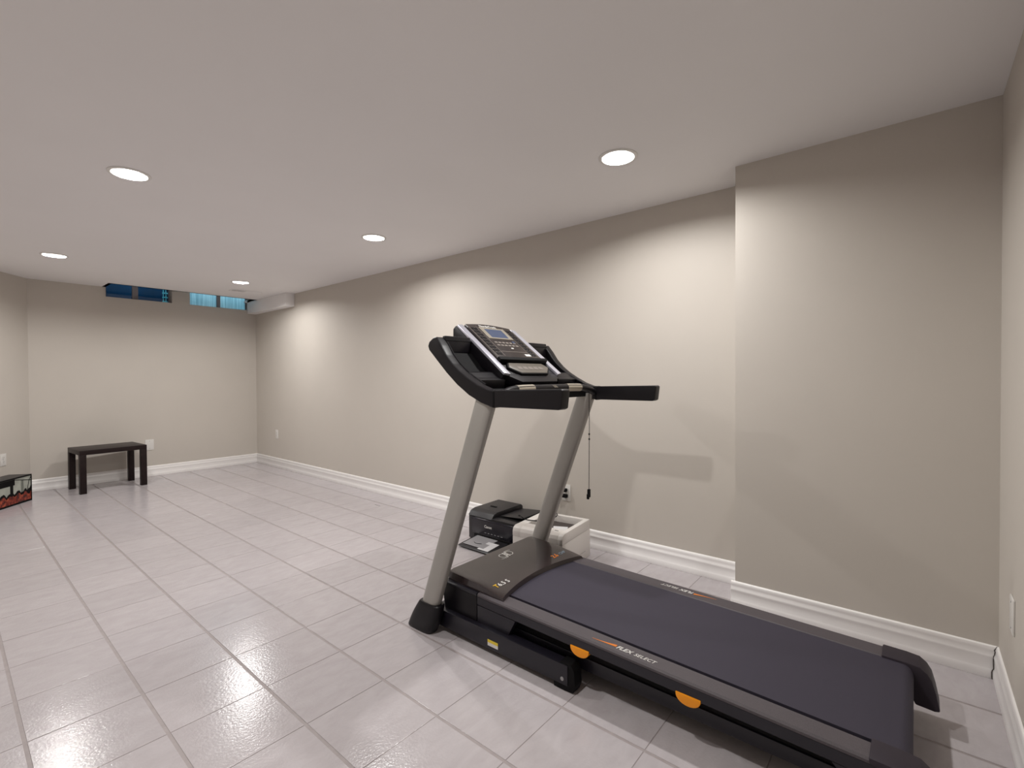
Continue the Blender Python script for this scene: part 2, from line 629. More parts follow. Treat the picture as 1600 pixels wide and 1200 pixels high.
mdg = math.tan(math.radians(90 - 127.9 / 2 ))
baseboard('baseboard_back', (DG0.x, YB), (XW, YB), (0, -1), .35, 1)
baseboard('baseboard_right', (XW, YB), (XW, YC), (-1, 0), 1, 0)
baseboard('baseboard_column', (XC, YC + .0175), (XC, YN + .0022), (-1, 0), 0, 1)
baseboard('baseboard_column_side', (XC - .0, YC), (XW - .018, YC), (0, 1), 0, 0)
baseboard('baseboard_near', (XC - .0004, YN), (XL, YN), (0, 1), 1, 0)
baseboard('baseboard_left', (XL, YN), (XL, DG1.y), (1, 0), 1, .35)
baseboard('baseboard_diagonal', DG1, DG0, -dn, .35, .35)
# dark split in the caulk where two baseboards meet
b = B()
rings = []
rn = random.Random(5)
for k, (t, z) in enumerate(PROF[1:-1]):
    jx = rn.uniform(-.0016, .0016)
    x, y = XC - t - .0006 + jx, YN + t + .0014 + jx
    w = .0012 + .0010 * (1 if z < .09 else 0)
    rings.append([(x - w, y - .0012, z), (x + w, y - .0012, z), (x + w, y + .0012, z), (x - w, y + .0012, z)])
loft(b, rings)
obj('trim_3', b, 'gap', kind='structure')


# ================================================================== DOWNLIGHTS
def downlight(x, y, label, suffix=''):
    r = thing('recessed_downlight' + suffix, label, 'ceiling light', (x, y, H))
    bm = B()
    lathe(bm, [(.090, -.0005), (.090, -.003), (.086, -.0055), (.078, -.0065), (.0735, -.0045), (.0720, 0), (.0720, .004), (.0735, .004), (.0770, -.0005)], 48, closed=True)
    obj('trim_ring', bm, 'can_white', r)
    bm = B()
    lathe(bm, [(.0716, .001), (.0690, .010), (.0698, .012), (.0660, .021), (.0668, .023), (.0620, .034), (.0600, .046), (.0455, .048), (.0455, .060), (.0756, .060), (.0756, .005)], 48, closed=False)
    obj('baffle', bm, 'can_grey', r)
    bm = B()
    lathe(bm, [(.0450, .042), (.0450, .0215), (.0425, .0175), (.025, .0160), (.0005, .0155), (.0005, .058), (.0450, .058)], 40, closed=True)
    obj('lens', bm, 'lens', r)
    ld = bpy.data.lights.new('downlight_lamp', 'AREA')
    ld.shape = 'DISK'; ld.size = .080; ld.energy = LAMP_W; ld.color = LAMP_COL
    lo = bpy.data.objects.new('downlight_lamp' + suffix, ld)
    COL.objects.link(lo)
    lo.location = (0, 0, .0140)
    lo.parent = r
    return r


LL = ['recessed downlight in the left lamp row, between the other two of that row',
      'recessed downlight above the treadmill near the boxed-out column',
      'recessed downlight in the ceiling close to the diagonal wall',
      'recessed downlight midway along the ceiling beside the long wall',
      'recessed downlight just in front of the ceiling vent and bulkhead',
      'recessed downlight in the ceiling opposite the one above the treadmill']
for k, ((x, y), l) in enumerate(zip(LAMPS, LL)):
    # the last one is just above the frame: its glow shows on the ceiling at the top edge of the photograph
    downlight(x, y, l, '_offscreen' if k == 5 else '')['group'] = 'recessed downlights'

# ceiling register
r = thing('ceiling_vent', 'slotted white air vent flat on the ceiling near the bulkhead', 'vent', (2.36, 6.10, H))
b = B()
for (a0, a1, c0, c1) in ((-.16, .16, -.065, -.05), (-.16, .16, .05, .065), (-.16, -.145, -.05, .05), (.145, .16, -.05, .05), (-.004, .004, -.05, .05)):
    box(b, a0, a1, c0, c1, -.006, 0, .001)
obj('vent_frame', b, 'ceiling', r)
b = B()
for (a0, a1, c0, c1, z0, z1) in ((-.149, -.1462, -.054, .054, .0, .20), (.1462, .149, -.054, .054, .0, .20), (-.149, .149, -.054, -.0512, .0, .20), (-.149, .149, .0512, .054, .0, .20), (-.149, .149, -.054, .054, .20, .203)):
    box(b, a0, a1, c0, c1, z0, z1)
obj('duct', b, 'grey_plastic', r)
for k in range(7):
    for s in (-1, 1):
        b = B()
        box(b, s * .0745 - .069, s * .0745 + .069, -.006, .006, -.0007, .0007,
            mtx=Matrix.Translation((0, -.042 + k * .014, -.0040)) @ Matrix.Rotation(math.radians(28 * (1 if s < 0 else -1)), 4, 'X'))
        obj('slat', b, 'ceiling', r)


# ================================================================== OUTLETS AND PLATES
def outlet(loc, rotz, label, plugs=False, blank=False, w=.070, h=.115):
    """local frame: plate lies in local XZ, faces local -Y"""
    r = thing('wall_outlet' if not blank else 'wall_plate', label, 'outlet' if not blank else 'wall plate', loc, rotz, 'wall plates')
    b = B(); box(b, -w / 2, w / 2, -.0055, -.0003, -h / 2, h / 2, .0022); obj('cover_plate', b, 'white_plastic', r)
    if not blank:
        for s in (-1, 1):
            b = B()
            prism(b, [(p[0] , p[1] + s * .0195) for p in [(-.0165, -.0085), (-.011, -.0140), (.011, -.0140), (.0165, -.0085), (.0165, .0085), (.011, .0140), (-.011, .0140), (-.0165, .0085)]], -.0075, -.005, 'y')
            so = obj('socket', b, 'white_plastic', r)
            b = B()
            for dx, hh in ((-.006, .008), (.006, .0065)):
                box(b, dx - .001, dx + .001, -.0079, -.0072, s * .0195 + .002 - hh / 2 + .001, s * .0195 + .002 + hh / 2 + .001)
            cyl(b, (0, -.0077, s * .0195 - .0075), .0022, .0006, 'y', 10)
            obj('slots', b, 'deep', so)
        b = B(); cyl(b, (0, -.006, 0), .003, .0015, 'y', 12); obj('screw', b, 'grey_plastic', r)
    else:
        for s in (-1, 1):
            b = B(); cyl(b, (0, -.0058, s * .042), .003, .0012, 'y', 12); obj('screw', b, 'grey_plastic', r)
    return r


RZ_LONG = -math.pi / 2       # faces -X : local -Y -> world -X
outlet((XW, 6.352, .43), RZ_LONG, 'white outlet low on the long wall near the far corner')
outlet((XW, 1.872, .341), RZ_LONG, 'white outlet behind the printers holding two black plugs')
outlet((1.603, YB, .375), 0, 'square white plate on the back wall beside the dark bench', blank=True, w=.085, h=.125)
dpos = DG0 + DGD * (Vector((.399, 6.689)) - DG0).dot(DGD)
outlet((dpos.x, dpos.y, .388), math.atan2(DGD.y, DGD.x) + math.pi, 'white outlet on the diagonal wall above the low picture-fronted box')
outlet((2.215, YN, .375), math.pi, 'white plate on the wall beside the camera end, past the treadmill', blank=True)
for z, l in ((.361, 'small black power plug in the upper socket behind the printers'), (.3215, 'wide black power adapter in the lower socket behind the printers')):
    b = B()
    rr = thing('power_plug', l, 'plug', (XW - .0079, 1.872, z))
    w = .013 if z > .34 else .018
    box(b, -.026, 0, -w, w, -.012, .012, .004); obj('plug_body', b, 'deep', rr)
    if z < .34:
        continue
    b = B(); tube(b, [(-.024, 0, 0), (-.036, .010, .002), (-.030, .045, -.02), (-.026, .075, -.16), (-.024, .085, -.30), (-.040, .10, z * -1 + .006)], .003, 8)
    obj('power_cord', b, 'deep', rr)


# ================================================================== TREADMILL
CX = 1.8075
T0 = (CX, 0.80, 0.0)
tm = thing('treadmill', 'black and silver folding treadmill with console and two uprights', 'treadmill', T0)


def part(name, bm, m, parent=tm, angle=38):
    return obj(name, bm, m, parent, T0, angle)


def zt(y):            # top of the foot rails; the deck slopes up slightly to the front
    return .192 + .0195 * y


# ---- floor base
for s in (-1, 1):
    xo = CX + s * .3525            # outer face of the base tube
    xi = CX + s * .3040
    xa, xb = min(xo, xi), max(xo, xi)
    b = B(); box(b, xa, xb, .965, 1.66, .022, .098, .006)
    bt = part('base_tube', b, 'frame')
    b = B(); prism(b, [(.945, .004), (.985, .0), (1.03, .001), (1.03, .03), (1.0, .104), (.955, .104), (.940, .085), (.935, .03)], xa - .003 if s > 0 else xa + .004, xb - .004 if s > 0 else xb + .003, 'x', .004)
    part('tube_end_cap', b, 'deep', bt)
    b = B(); cyl(b, (xo + s * .0005, .988, .045), .007, .004, 'x', 14); part('bolt', b, 'grey_plastic', bt)
    if s < 0:
        b = B(); box(b, xo - .0008, xo + .0005, 1.303, 1.36, .037, .0505); part('warning_label', b, 'ink_white', bt)
        b = B(); box(b, xo - .0009, xo + .0005, 1.303, 1.36, .0507, .0625); part('warning_label', b, 'yellow_label', bt)
b = B(); box(b, CX - .36, CX + .36, 1.66, 1.73, .02, .085, .008); part('base_crossbar', b, 'frame')

# ---- uprights and their boots
for s in (-1, 1):
    ux = CX + s * .385
    b = B()
    rings = []
    for k in range(9):
        t = k / 8
        z = .005 + .130 * t
        rings.append(superell(ux + s * .001, 1.738 - .066 * t, z + .0, .034 - .002 * t + .004 * math.sin(math.pi * t), .082 - .015 * t + .004 * math.sin(math.pi * t), 3.6, 32))
    rings.insert(0, superell(ux + s * .001, 1.738, 0.0, .030, .078, 3.6, 32))
    rings.append([(x, y, z + .004) for x, y, z in superell(ux + s * .001, 1.672, .135, .029, .062, 3.6, 32)])
    loft(b, rings)
    part('upright_boot', b, 'black')
    b = B()
    rings = []
    for z in (.10, .35, .6, .85, 1.066):
        y = 1.678 - .344 * (z - .125) / .915
        rings.append(superell(ux, y, z, .0255, .0505, 3.0, 32))
    loft(b, rings)
    part('upright', b, 'silver', angle=60)

# ---- deck: frame beams, foot rails, side covers, belt, cushions, end caps
for s in (-1, 1):
    xo = CX + s * .3275
    xi = CX + s * .2490
    def mx(a):
        return CX + s * a
    # lower frame beam, set in from the rail
    b = B()
    lo, hi = sorted((mx(.2775), mx(.237)))
    prism(b, [(.02, .056), (1.62, .060), (1.62, .112), (.02, .098)], lo, hi, 'x', .004)
    part('deck_beam', b, 'frame')
    # foot rail: top plate, with the black outer skirt below it
    inn = .2555 if s < 0 else .247
    b = B()
    sec = [(.3275, -.002), (.3255, .0), (.3225, .0035), (inn + .004, .0035), (inn, .000), (inn, -.012), (.317, -.012), (.3275, -.010)]
    loft(b, [[(mx(a), y, zt(y) - .0035 + z) for a, z in sec] for y in (1.443, .03)])
    rail = part('foot_rail', b, 'rail', angle=25)
    b = B()
    loft(b, [[(mx(a), y, zt(y) - .0035 + z) for a, z in [(.3275, -.002), (.3255, .0), (.3225, .0035), (.302, .0035), (.302, -.012), (.317, -.012), (.3275, -.010)]] for y in (1.655, 1.448)])
    part('rail_front', b, 'frame', angle=25)
    b = B()
    loft(b, [[(mx(a), y, zt(y) - .0035 + z) for a, z in [(.3285, -.0104), (.3285, -.043), (.3265, -.045), (.318, -.045), (.316, -.0104)]] for y in (1.443, .03)])
    part('rail_skirt', b, 'frame', angle=25)
    # side covers of the motor bay
    lo, hi = sorted((mx(.3275), mx(.300)))
    b = B()
    prism(b, [(1.232, zt(1.25) - .050), (1.444, zt(1.44) - .050), (1.444, .047), (1.275, .086)], lo, hi, 'x', .002)
    part('side_cover', b, 'frame')
    b = B()
    prism(b, [(1.448, zt(1.45) - .0145), (1.655, zt(1.65) - .0145), (1.662, .17), (1.640, .045), (1.448, .047)], lo, hi, 'x', .002)
    part('side_cover', b, 'black')
    # orange deck cushions under the rail
    for yc in (.928, .536):
        b = B()
        lo, hi = sorted((mx(.3315), mx(.262)))
        pts = [(yc + .0395 * math.cos(t), zt(yc) - .043 + .002 - .034 * math.sin(t) ** .8) for t in [math.pi * k / 14 for k in range(15)]]
        prism(b, pts, lo, hi, 'x', .003)
        part('deck_cushion', b, 'orange')
    # dark lower cover between rail and beam (recess)
    b = B(); lo, hi = sorted((mx(.270), mx(.262)))
    prism(b, [(.06, .09), (1.28, .10), (1.28, zt(1.28) - .02), (.06, zt(.06) - .02)], lo, hi, 'x')
    part('inner_skirt', b, 'deep')
    # rear side skirt below the rail behind the recess
    b = B(); lo, hi = sorted((mx(.3265), mx(.285)))
    prism(b, [(.02, .06), (.09, .062), (.165, zt(.1) - .048), (.02, zt(0) - .048)], lo, hi, 'x', .002)
    part('rear_skirt', b, 'frame')
    # rear end cap: hood that rolls down over the roller end
    b = B()
    out = [(.085, zt(.1) + .0045), (.02, zt(.02) + .0045), (-.015, zt(0) + .001), (-.034, .178), (-.046, .158), (-.056, .12), (-.066, .066), (-.052, .062), (-.004, .066), (.01, .10), (.012, .155), (.03, zt(.03) - .018), (.085, zt(.1) - .012)]
    lo, hi = sorted((mx(.3325), mx(.2425)))
    prism(b, out, lo, hi, 'x', .005, 2)
    part('rear_end_cap', b, 'cap')
    # lettering along the rail
    zz = zt(.76) + .0006
    sl = .0195
    if s < 0:
        f0 = frame((mx(.3075), .795, zt(.795) + .0008), (0, -1, -sl), (1, 0, 0))
    else:
        f0 = frame((mx(.2975) - 0.0, .735, zt(.735) + .0008), (0, 1, sl), (-1, 0, 0))
    text_part('rail_lettering', 'FLEX', 'ink_white', rail, Matrix.Translation(-Vector(T0)) @ f0, .026, .3, bold=.0004)
    sy = -1 if s < 0 else 1
    f1 = f0.copy(); f1.translation = f0.translation + Vector((0, sy * .066, sy * .066 * sl))
    text_part('rail_lettering', 'SELECT', 'ink_white', rail, Matrix.Translation(-Vector(T0)) @ f1, .023, .3)
    b = B()
    yo = f0.translation.y - sy * .002
    xm = f0.translation.x
    xs = 1 if s < 0 else -1
    outl = []
    for k in range(9):
        t = k / 8
        outl.append((xm + xs * (.002 + .004 * t), yo - sy * .092 * (1 - t)))
    for k in range(9):
        t = 1 - k / 8
        outl.append((xm + xs * (.004 + .016 * t ** 1.6), yo - sy * .092 * (1 - t)))
    bb = bmesh.new()
    vs = [bb.verts.new((x, y, zt(y) + .0008)) for x, y in outl]
    for k in range(8):
        bb.faces.new((vs[k], vs[k + 1], vs[16 - k], vs[17 - k]))
    bmesh.ops.recalc_face_normals(bb, faces=bb.faces[:])
    add(b, bb)
    so = part('rail_swoosh', b, 'ink_orange', rail)

# running belt: closed loop round the rollers
b = B()
prof = []
yr, zr, rr_ = .030, zt(.02) - .0325, .030
for k in range(13):
    t = math.pi / 2 + math.pi * k / 12
    prof.append((yr + rr_ * math.cos(t), zr + rr_ * math.sin(t)))
yf = 1.50
zf = zt(yf) - .0325
for k in range(13):
    t = -math.pi / 2 + math.pi * k / 12
    prof.append((yf + rr_ * math.cos(t), zf + rr_ * math.sin(t)))
prism(b, prof, CX - .2400, CX + .2465, 'x')
part('running_belt', b, 'belt', angle=30)
b = B(); box(b, CX - .262, CX + .262, .05, 1.5, .118, .132); part('deck_board', b, 'deep')
for s in (-1, 1):
    b = B(); cyl(b, (CX + s * .256, yr, zr), .012, .03, 'x', 16); part('roller_axle', b, 'grey_plastic')

# ---- motor housing and hood
b = B(); box(b, CX - .296, CX + .296, 1.34, 1.648, .05, .206, .006); part('motor_housing', b, 'deep')
b = B()
hx0, hx1 = CX - .3085, CX + .3085
nx, ny = 24, 10
def hood_pt(i, j):
    u = i / nx
    x = hx0 + (hx1 - hx0) * u
    q = (x - CX) / (hx1 - CX)
    yr_ = 1.313 + .050 * (1 - q * q)
    v = j / ny
    y = yr_ + (1.640 - yr_) * v
    z = .2325 + .034 * (y - 1.313) / .327 + .006 * math.sin(math.pi * v)
    edge = min(1 - abs(q), .03) / .03
    z -= .004 * (1 - edge) ** 2
    return x, y, z
bb = bmesh.new()
G = [[bb.verts.new(hood_pt(i, j)) for j in range(ny + 1)] for i in range(nx + 1)]
for i in range(nx):
    for j in range(ny):
        bb.faces.new((G[i][j], G[i + 1][j], G[i + 1][j + 1], G[i][j + 1]))
loop = [G[i][0] for i in range(nx + 1)] + [G[nx][j] for j in range(1, ny + 1)] + [G[i][ny] for i in range(nx - 1, -1, -1)] + [G[0][j] for j in range(ny - 1, 0, -1)]
low = []
for v in loop:
    x, y, z = v.co
    q = (x - CX) / (hx1 - CX)
    zb = .2172
    yy = y - (.006 if y < 1.42 else 0) + (.010 if y > 1.63 else 0)
    if y > 1.63:
        zb = .150
    low.append(bb.verts.new((CX + (x - CX) * 1.008, yy, zb)))
n = len(loop)
for k in range(n):
    bb.faces.new((loop[k], low[k], low[(k + 1) % n], loop[(k + 1) % n]))
bb.faces.new(low[::-1])
bmesh.ops.recalc_face_normals(bb, faces=bb.faces[:])
add(b, bb)
hood = part('motor_hood', b, 'hood', angle=30)
# hood lettering, read from the belt end
def on_hood(x, y, dz=.0):
    q = (x - CX) / (hx1 - CX)
    yr_ = 1.313 + .050 * (1 - q * q)
    v = (y - yr_) / (1.640 - yr_)
    return Vector((x, y, .2325 + .034 * (y - 1.313) / .327 + .006 * math.sin(math.pi * v) + dz))
def hood_text(s, m, x, y, size, **k):
    p = on_hood(x, y, .0010)
    e = on_hood(x, y + .03, .0010) - p
    f0 = frame(p, (1, 0, 0), e)
    f0.translation -= Vector(T0)
    text_part('hood_lettering', s, m, hood, f0, size, **k)
hood_text('T', 'ink_yellow', 1.533, 1.378, .034, bold=.0008)
hood_text('6.5 S', 'ink_white', 1.557, 1.378, .034, bold=.0003, space=1.02)
hood_text('2.6', 'ink_orange', 1.972, 1.385, .036, bold=.0008)
hood_text('CHP', 'ink_blue', 2.030, 1.385, .026)
# round emblem: two rings crossed by an N-shaped swirl
b = B()
ec = (1.815, 1.568)
def flat_ring(cx, cy, ra, rb, w, a0=0, a1=2 * math.pi, n=28):
    bb = bmesh.new()
    pv = []
    for k in range(n + 1):
        t = a0 + (a1 - a0) * k / n
        o_ = on_hood(cx + ra * math.cos(t), cy + rb * math.sin(t), .0009)
        i_ = on_hood(cx + (ra - w) * math.cos(t), cy + (rb - w) * math.sin(t), .0009)
        pv.append((bb.verts.new(o_), bb.verts.new(i_)))
    for k in range(n):
        bb.faces.new((pv[k][0], pv[k + 1][0], pv[k + 1][1], pv[k][1]))
    bmesh.ops.recalc_face_normals(bb, faces=bb.faces[:])
    add(b, bb)
def flat_bar(p, q, w):
    bb = bmesh.new()
    d = Vector((q[0] - p[0], q[1] - p[1])).normalized(); nn = Vector((-d.y, d.x)) * w / 2
    vs = [bb.verts.new(on_hood(a[0] + sg * nn.x, a[1] + sg * nn.y, .0010)) for a, sg in ((p, 1), (p, -1), (q, -1), (q, 1))]
    f = bb.faces.new(vs)
    if f.normal.z < 0:
        f.normal_flip()
    add(b, bb)
flat_ring(ec[0] - .022, ec[1], .024, .022, .0045)
flat_ring(ec[0] + .022, ec[1], .024, .022, .0045)
flat_bar((ec[0] - .012, ec[1] - .026), (ec[0] - .004, ec[1] + .024), .006)
flat_bar((ec[0] - .004, ec[1] + .024), (ec[0] + .006, ec[1] - .024), .008)
flat_bar((ec[0] + .006, ec[1] - .024), (ec[0] + .014, ec[1] + .026), .006)
flat_ring(ec[0] - .030, ec[1] - .020, .026, .010, .0035, math.pi * 1.0, math.pi * 1.9, 14)
flat_ring(ec[0] + .030, ec[1] + .020, .026, .010, .0035, 0, math.pi * .9, 14)
part('hood_emblem', b, 'ink_white', hood)

# ---- console: tray with two wings, pedestal, face, grips
WING = [(1.262, 1.031), (1.33, 1.050), (1.397, 1.079), (1.465, 1.121), (1.53, 1.172), (1.590, 1.226), (1.640, 1.272), (1.648, 1.290), (1.640, 1.308), (1.615, 1.324), (1.592, 1.328),
        (1.560, 1.290), (1.529, 1.247), (1.490, 1.208), (1.450, 1.178), (1.403, 1.150), (1.345, 1.121), (1.295, 1.104), (1.262, 1.099)]
for s in (-1, 1):
    lo, hi = sorted((CX + s * .4185, CX + s * .374))
    b = B(); prism(b, WING, lo, hi, 'x', .005, 3); part('console_wing', b, 'black', angle=45)
SLAB = [(1.318, 1.048), (1.397, 1.080), (1.465, 1.122), (1.53, 1.173), (1.590, 1.227), (1.643, 1.279), (1.640, 1.304), (1.592, 1.326), (1.575, 1.316),
        (1.603, 1.286), (1.575, 1.255), (1.51, 1.190), (1.45, 1.143), (1.385, 1.100), (1.335, 1.082), (1.322, 1.094), (1.312, 1.090)]
b = B(); prism(b, SLAB, CX - .378, CX + .378, 'x', .002, 1); tray = part('console_tray', b, 'deep', angle=30)
for s in (-1, 1):
    # shelf that splits the side pocket into an upper bin and a lower cup recess
    lo, hi = sorted((CX + s * .376, CX + s * .205))
    b = B(); prism(b, [(1.388, 1.100), (1.452, 1.142), (1.452, 1.176), (1.435, 1.172), (1.404, 1.150), (1.380, 1.140)], lo, hi, 'x', .003)
    part('pocket_shelf', b, 'black', tray)
    # inner rim line of the wing
    b = B()
    tube(b, [(CX + s * .370, y, z + .001) for y, z in [(1.575, 1.306), (1.529, 1.246), (1.490, 1.207), (1.450, 1.177), (1.403, 1.149), (1.345, 1.120)]], .004, 8, 4)
    part('pocket_rim', b, 'black', tray)
    # upper bin end wall
    b = B(); lo, hi = sorted((CX + s * .376, CX + s * .222)); box(b, lo, hi, 1.578, 1.600, 1.262, 1.335, .006)
    part('bin_back', b, 'black', tray)

PA = Vector((0, 1.387, 1.173))
PD = Vector((0, .28, .22)).normalized()
PN = Vector((0, -PD.z, PD.y))
PF = frame((0, PA.y, PA.z), (1, 0, 0), PD)
def pbox(bm, u0, u1, v0, v1, h0, h1, bv=0.0, seg=2):
    box(bm, u0, u1, v0, v1, h0, h1, bv, seg, mtx=PF)
def pprism(bm, pts, h0, h1, bv=0.0):
    t = B()
    prism(t, pts, h0, h1, 'z', bv)
    bmesh.ops.transform(t, matrix=PF, verts=t.verts[:])
    add(bm, t)
# pedestal body under the face
b = B()
pr = [PA + PD * v + PN * h for v, h in ((-.010, -.006), (.374, -.006), (.380, -.030), (.345, -.075), (.20, -.070), (.05, -.055), (-.01, -.045))]
prism(b, [(p.y, p.z) for p in pr], CX - .215, CX + .215, 'x', .006)
body = part('console_body', b, 'black')
b = B(); pprism(b, [(CX - .205, -.006), (CX + .205, -.006), (CX + .135, -.064), (CX - .135, -.064)], -.045, -.004, .004)
part('console_lip', b, 'black', body)
for s in (-1, 1):
    b = B()
    pprism(b, [(CX + s * .218, -.012), (CX + s * .182, -.020), (CX + s * .178, .372), (CX + s * .214, .366)][::1 if s > 0 else -1], -.006, .006, .003)
    part('silver_trim', b, 'bright', body)
top = [(CX - .163, .372)] + [(CX - .163 + .326 * k / 12, .372 + .016 * math.sin(math.pi * k / 12)) for k in range(1, 12)] + [(CX + .163, .372)]
b = B(); pprism(b, [(CX + .172, .088), (CX - .172, .088)][::-1] + [(CX + .172, .10)] + top[::-1] + [(CX - .172, .10)], -.008, .010, .003)
face = part('console_face', b, 'face', body)
# display: pale bezel, screen
b = B()
for (u0, u1, v0, v1) in ((-.088, .094, .342, .354), (-.088, .094, .258, .268), (-.088, -.060, .266, .344), (.070, .094, .266, .344)):
    pbox(b, CX + u0, CX + u1, v0, v1, .0095, .0125, .001, 1)
part('display_bezel', b, 'sensor', face)
b = B(); pbox(b, CX - .061, CX + .071, .267, .343, .0095, .0115); part('display_screen', b, 'lcd', face)
def ptext(s, m, u, v, size, hgt=.0104, **k):
    p = PA + PD * v + PN * hgt
    f0 = frame((u, p.y, p.z), (1, 0, 0), PD)
    f0.translation -= Vector(T0)
    text_part('console_lettering', s, m, face, f0, size, **k)
ptext('NordicTrack', 'ink_white', CX - .072, .3585, .0235, bold=.0003)
# rows of small buttons, one object each
for s in (-1, 1):
    for col in range(2):
        for k in range(9):
            u = CX + s * (.117 + .022 * col)
            v = .132 + k * .0255
            b = B(); pbox(b, u - .0085, u + .0085, v - .009, v + .009, .0095, .0122, .002, 1)
            part('button', b, 'black', face)
            b = B(); pbox(b, u - .006, u + .006, v + .0095, v + .0115, .0097, .0106)
            part('button_mark', b, 'button', face)
    b = B(); pbox(b, CX + s * .1005 - .0012, CX + s * .1005 + .0012, .115, .365, .0096, .0108); part('face_line', b, 'button', face)
    b = B(); pbox(b, CX + s * .1560 - .0012, CX + s * .1560 + .0012, .105, .362, .0096, .0108); part('face_line', b, 'button', face)
for row, (v, nn_, w) in enumerate(((.226, 6, .020), (.203, 6, .020))):
    for k in range(nn_):
        u = CX - .068 + k * .0275
        b = B(); pbox(b, u - w / 2, u + w / 2, v - .006, v + .006, .0095, .0120, .0015, 1); part('button', b, 'button', face)
b = B(); pbox(b, CX + .058, CX + .078, .226, .240, .0122, .0140, .0015, 1); part('button', b, 'lcd', face)
b = B(); pbox(b, CX + .004, CX + .022, .176, .184, .0095, .0120, .0015, 1); part('button', b, 'ink_white', face)
b = B(); pbox(b, CX + .062, CX + .104, .118, .134, .0097, .0108); part('face_sticker', b, 'ink_white', face)
b = B(); pbox(b, CX - .098, CX + .098, .150, .1525, .0096, .0106); part('face_line', b, 'button', face)
# reading ledge
b = B(); pbox(b, CX - .180, CX + .180, .070, .092, -.004, .022, .005); part('book_ledge', b, 'deep', body)
# lower key plate
b = B(); pprism(b, [(CX - .125, .062), (CX - .150, .030), (CX - .098, -.012), (CX + .098, -.012), (CX + .150, .030), (CX + .125, .062)], -.006, .008, .003)
kp = part('key_plate', b, 'keypad', body)
b = B(); pprism(b, [(CX - .132, .064), (CX - .158, .030), (CX - .102, -.018), (CX + .102, -.018), (CX + .158, .030), (CX + .132, .064)], -.008, .006, .002)
part('key_plate_surround', b, 'deep', body)
for k in range(5):
    u = CX - .08 + k * .04
    b = B(); pbox(b, u - .015, u + .015,   .012, .034, .0075, .0095, .0015, 1); part('button', b, 'button', kp)

# pulse grip bar with metal sensor sleeves
b = B()
gp = [(CX - .372, 1.272, 1.070), (CX - .330, 1.276, 1.086), (CX - .26, 1.285, 1.098), (CX - .12, 1.288, 1.100), (CX, 1.288, 1.100), (CX + .12, 1.288, 1.100), (CX + .26, 1.285, 1.098), (CX + .330, 1.276, 1.086), (CX + .372, 1.272, 1.070)]
tube(b, gp, .0175, 16, 5)
grip = part('grip_bar', b, 'black', angle=60)
for s in (-1, 1):
    b = B(); tube(b, [(CX + s * .248, 1.2852, 1.0982), (CX + s * .19, 1.287, 1.0995), (CX + s * .132, 1.288, 1.100)], .0192, 18, 4)
    part('pulse_sensor', b, 'sensor', grip, angle=60)
    b = B(); tube(b, [(CX + s * .246, 1.2700, 1.1100), (CX + s * .19, 1.2718, 1.1113), (CX + s * .134, 1.2728, 1.1118)], .0016, 6, 3)
    part('sensor_seam', b, 'deep', grip)
b = B()
for k in range(3):
    tube(b, [(CX + .004 + k * .010, 1.276, 1.1125), (CX + .018 + k * .010, 1.270, 1.1025)], .0018, 6, 0)
part('grip_mark', b, 'sensor', grip)

# handlebars
for s in (-1, 1):
    lo, hi = sorted((CX + s * .4155, CX + s * .3680))
    b = B()
    prism(b, [(1.285, 1.034), (.957, 1.034), (.946, 1.040), (.938, 1.102), (.944, 1.108), (1.285, 1.101)], lo, hi, 'x', .011, 3)
    part('handlebar', b, 'black', angle=50)
    b = B(); cyl(b, ((lo + hi) / 2, 1.240, 1.068), .0, .0, 'y', 8) if False else box(b, lo - .0012, hi + .0012, 1.252, 1.272, 1.031, 1.103, .010, 3)
    part('handlebar_collar', b, 'deep', angle=50)

# safety cord and clip
b = B()
tube(b, [(2.030, 1.330, 1.128), (2.085, 1.300, 1.112), (2.112, 1.274, 1.095), (2.118, 1.268, 1.06), (2.118, 1.266, .90), (2.118, 1.268, .75), (2.118, 1.270, .575)], .0016, 8, 6)
cord = part('safety_cord', b, 'deep')
b = B()
box(b, 2.110, 2.126, 1.264, 1.276, .538, .580, .003)
box(b, 2.104, 2.114, 1.264, 1.276, .530, .556, .003)
part('safety_clip', b, 'deep', cord)
for z in (.86, .835):
    b = B(); cyl(b, (2.118, 1.267, z), .004, .008, 'z', 10); part('cord_bead', b, 'deep', cord)


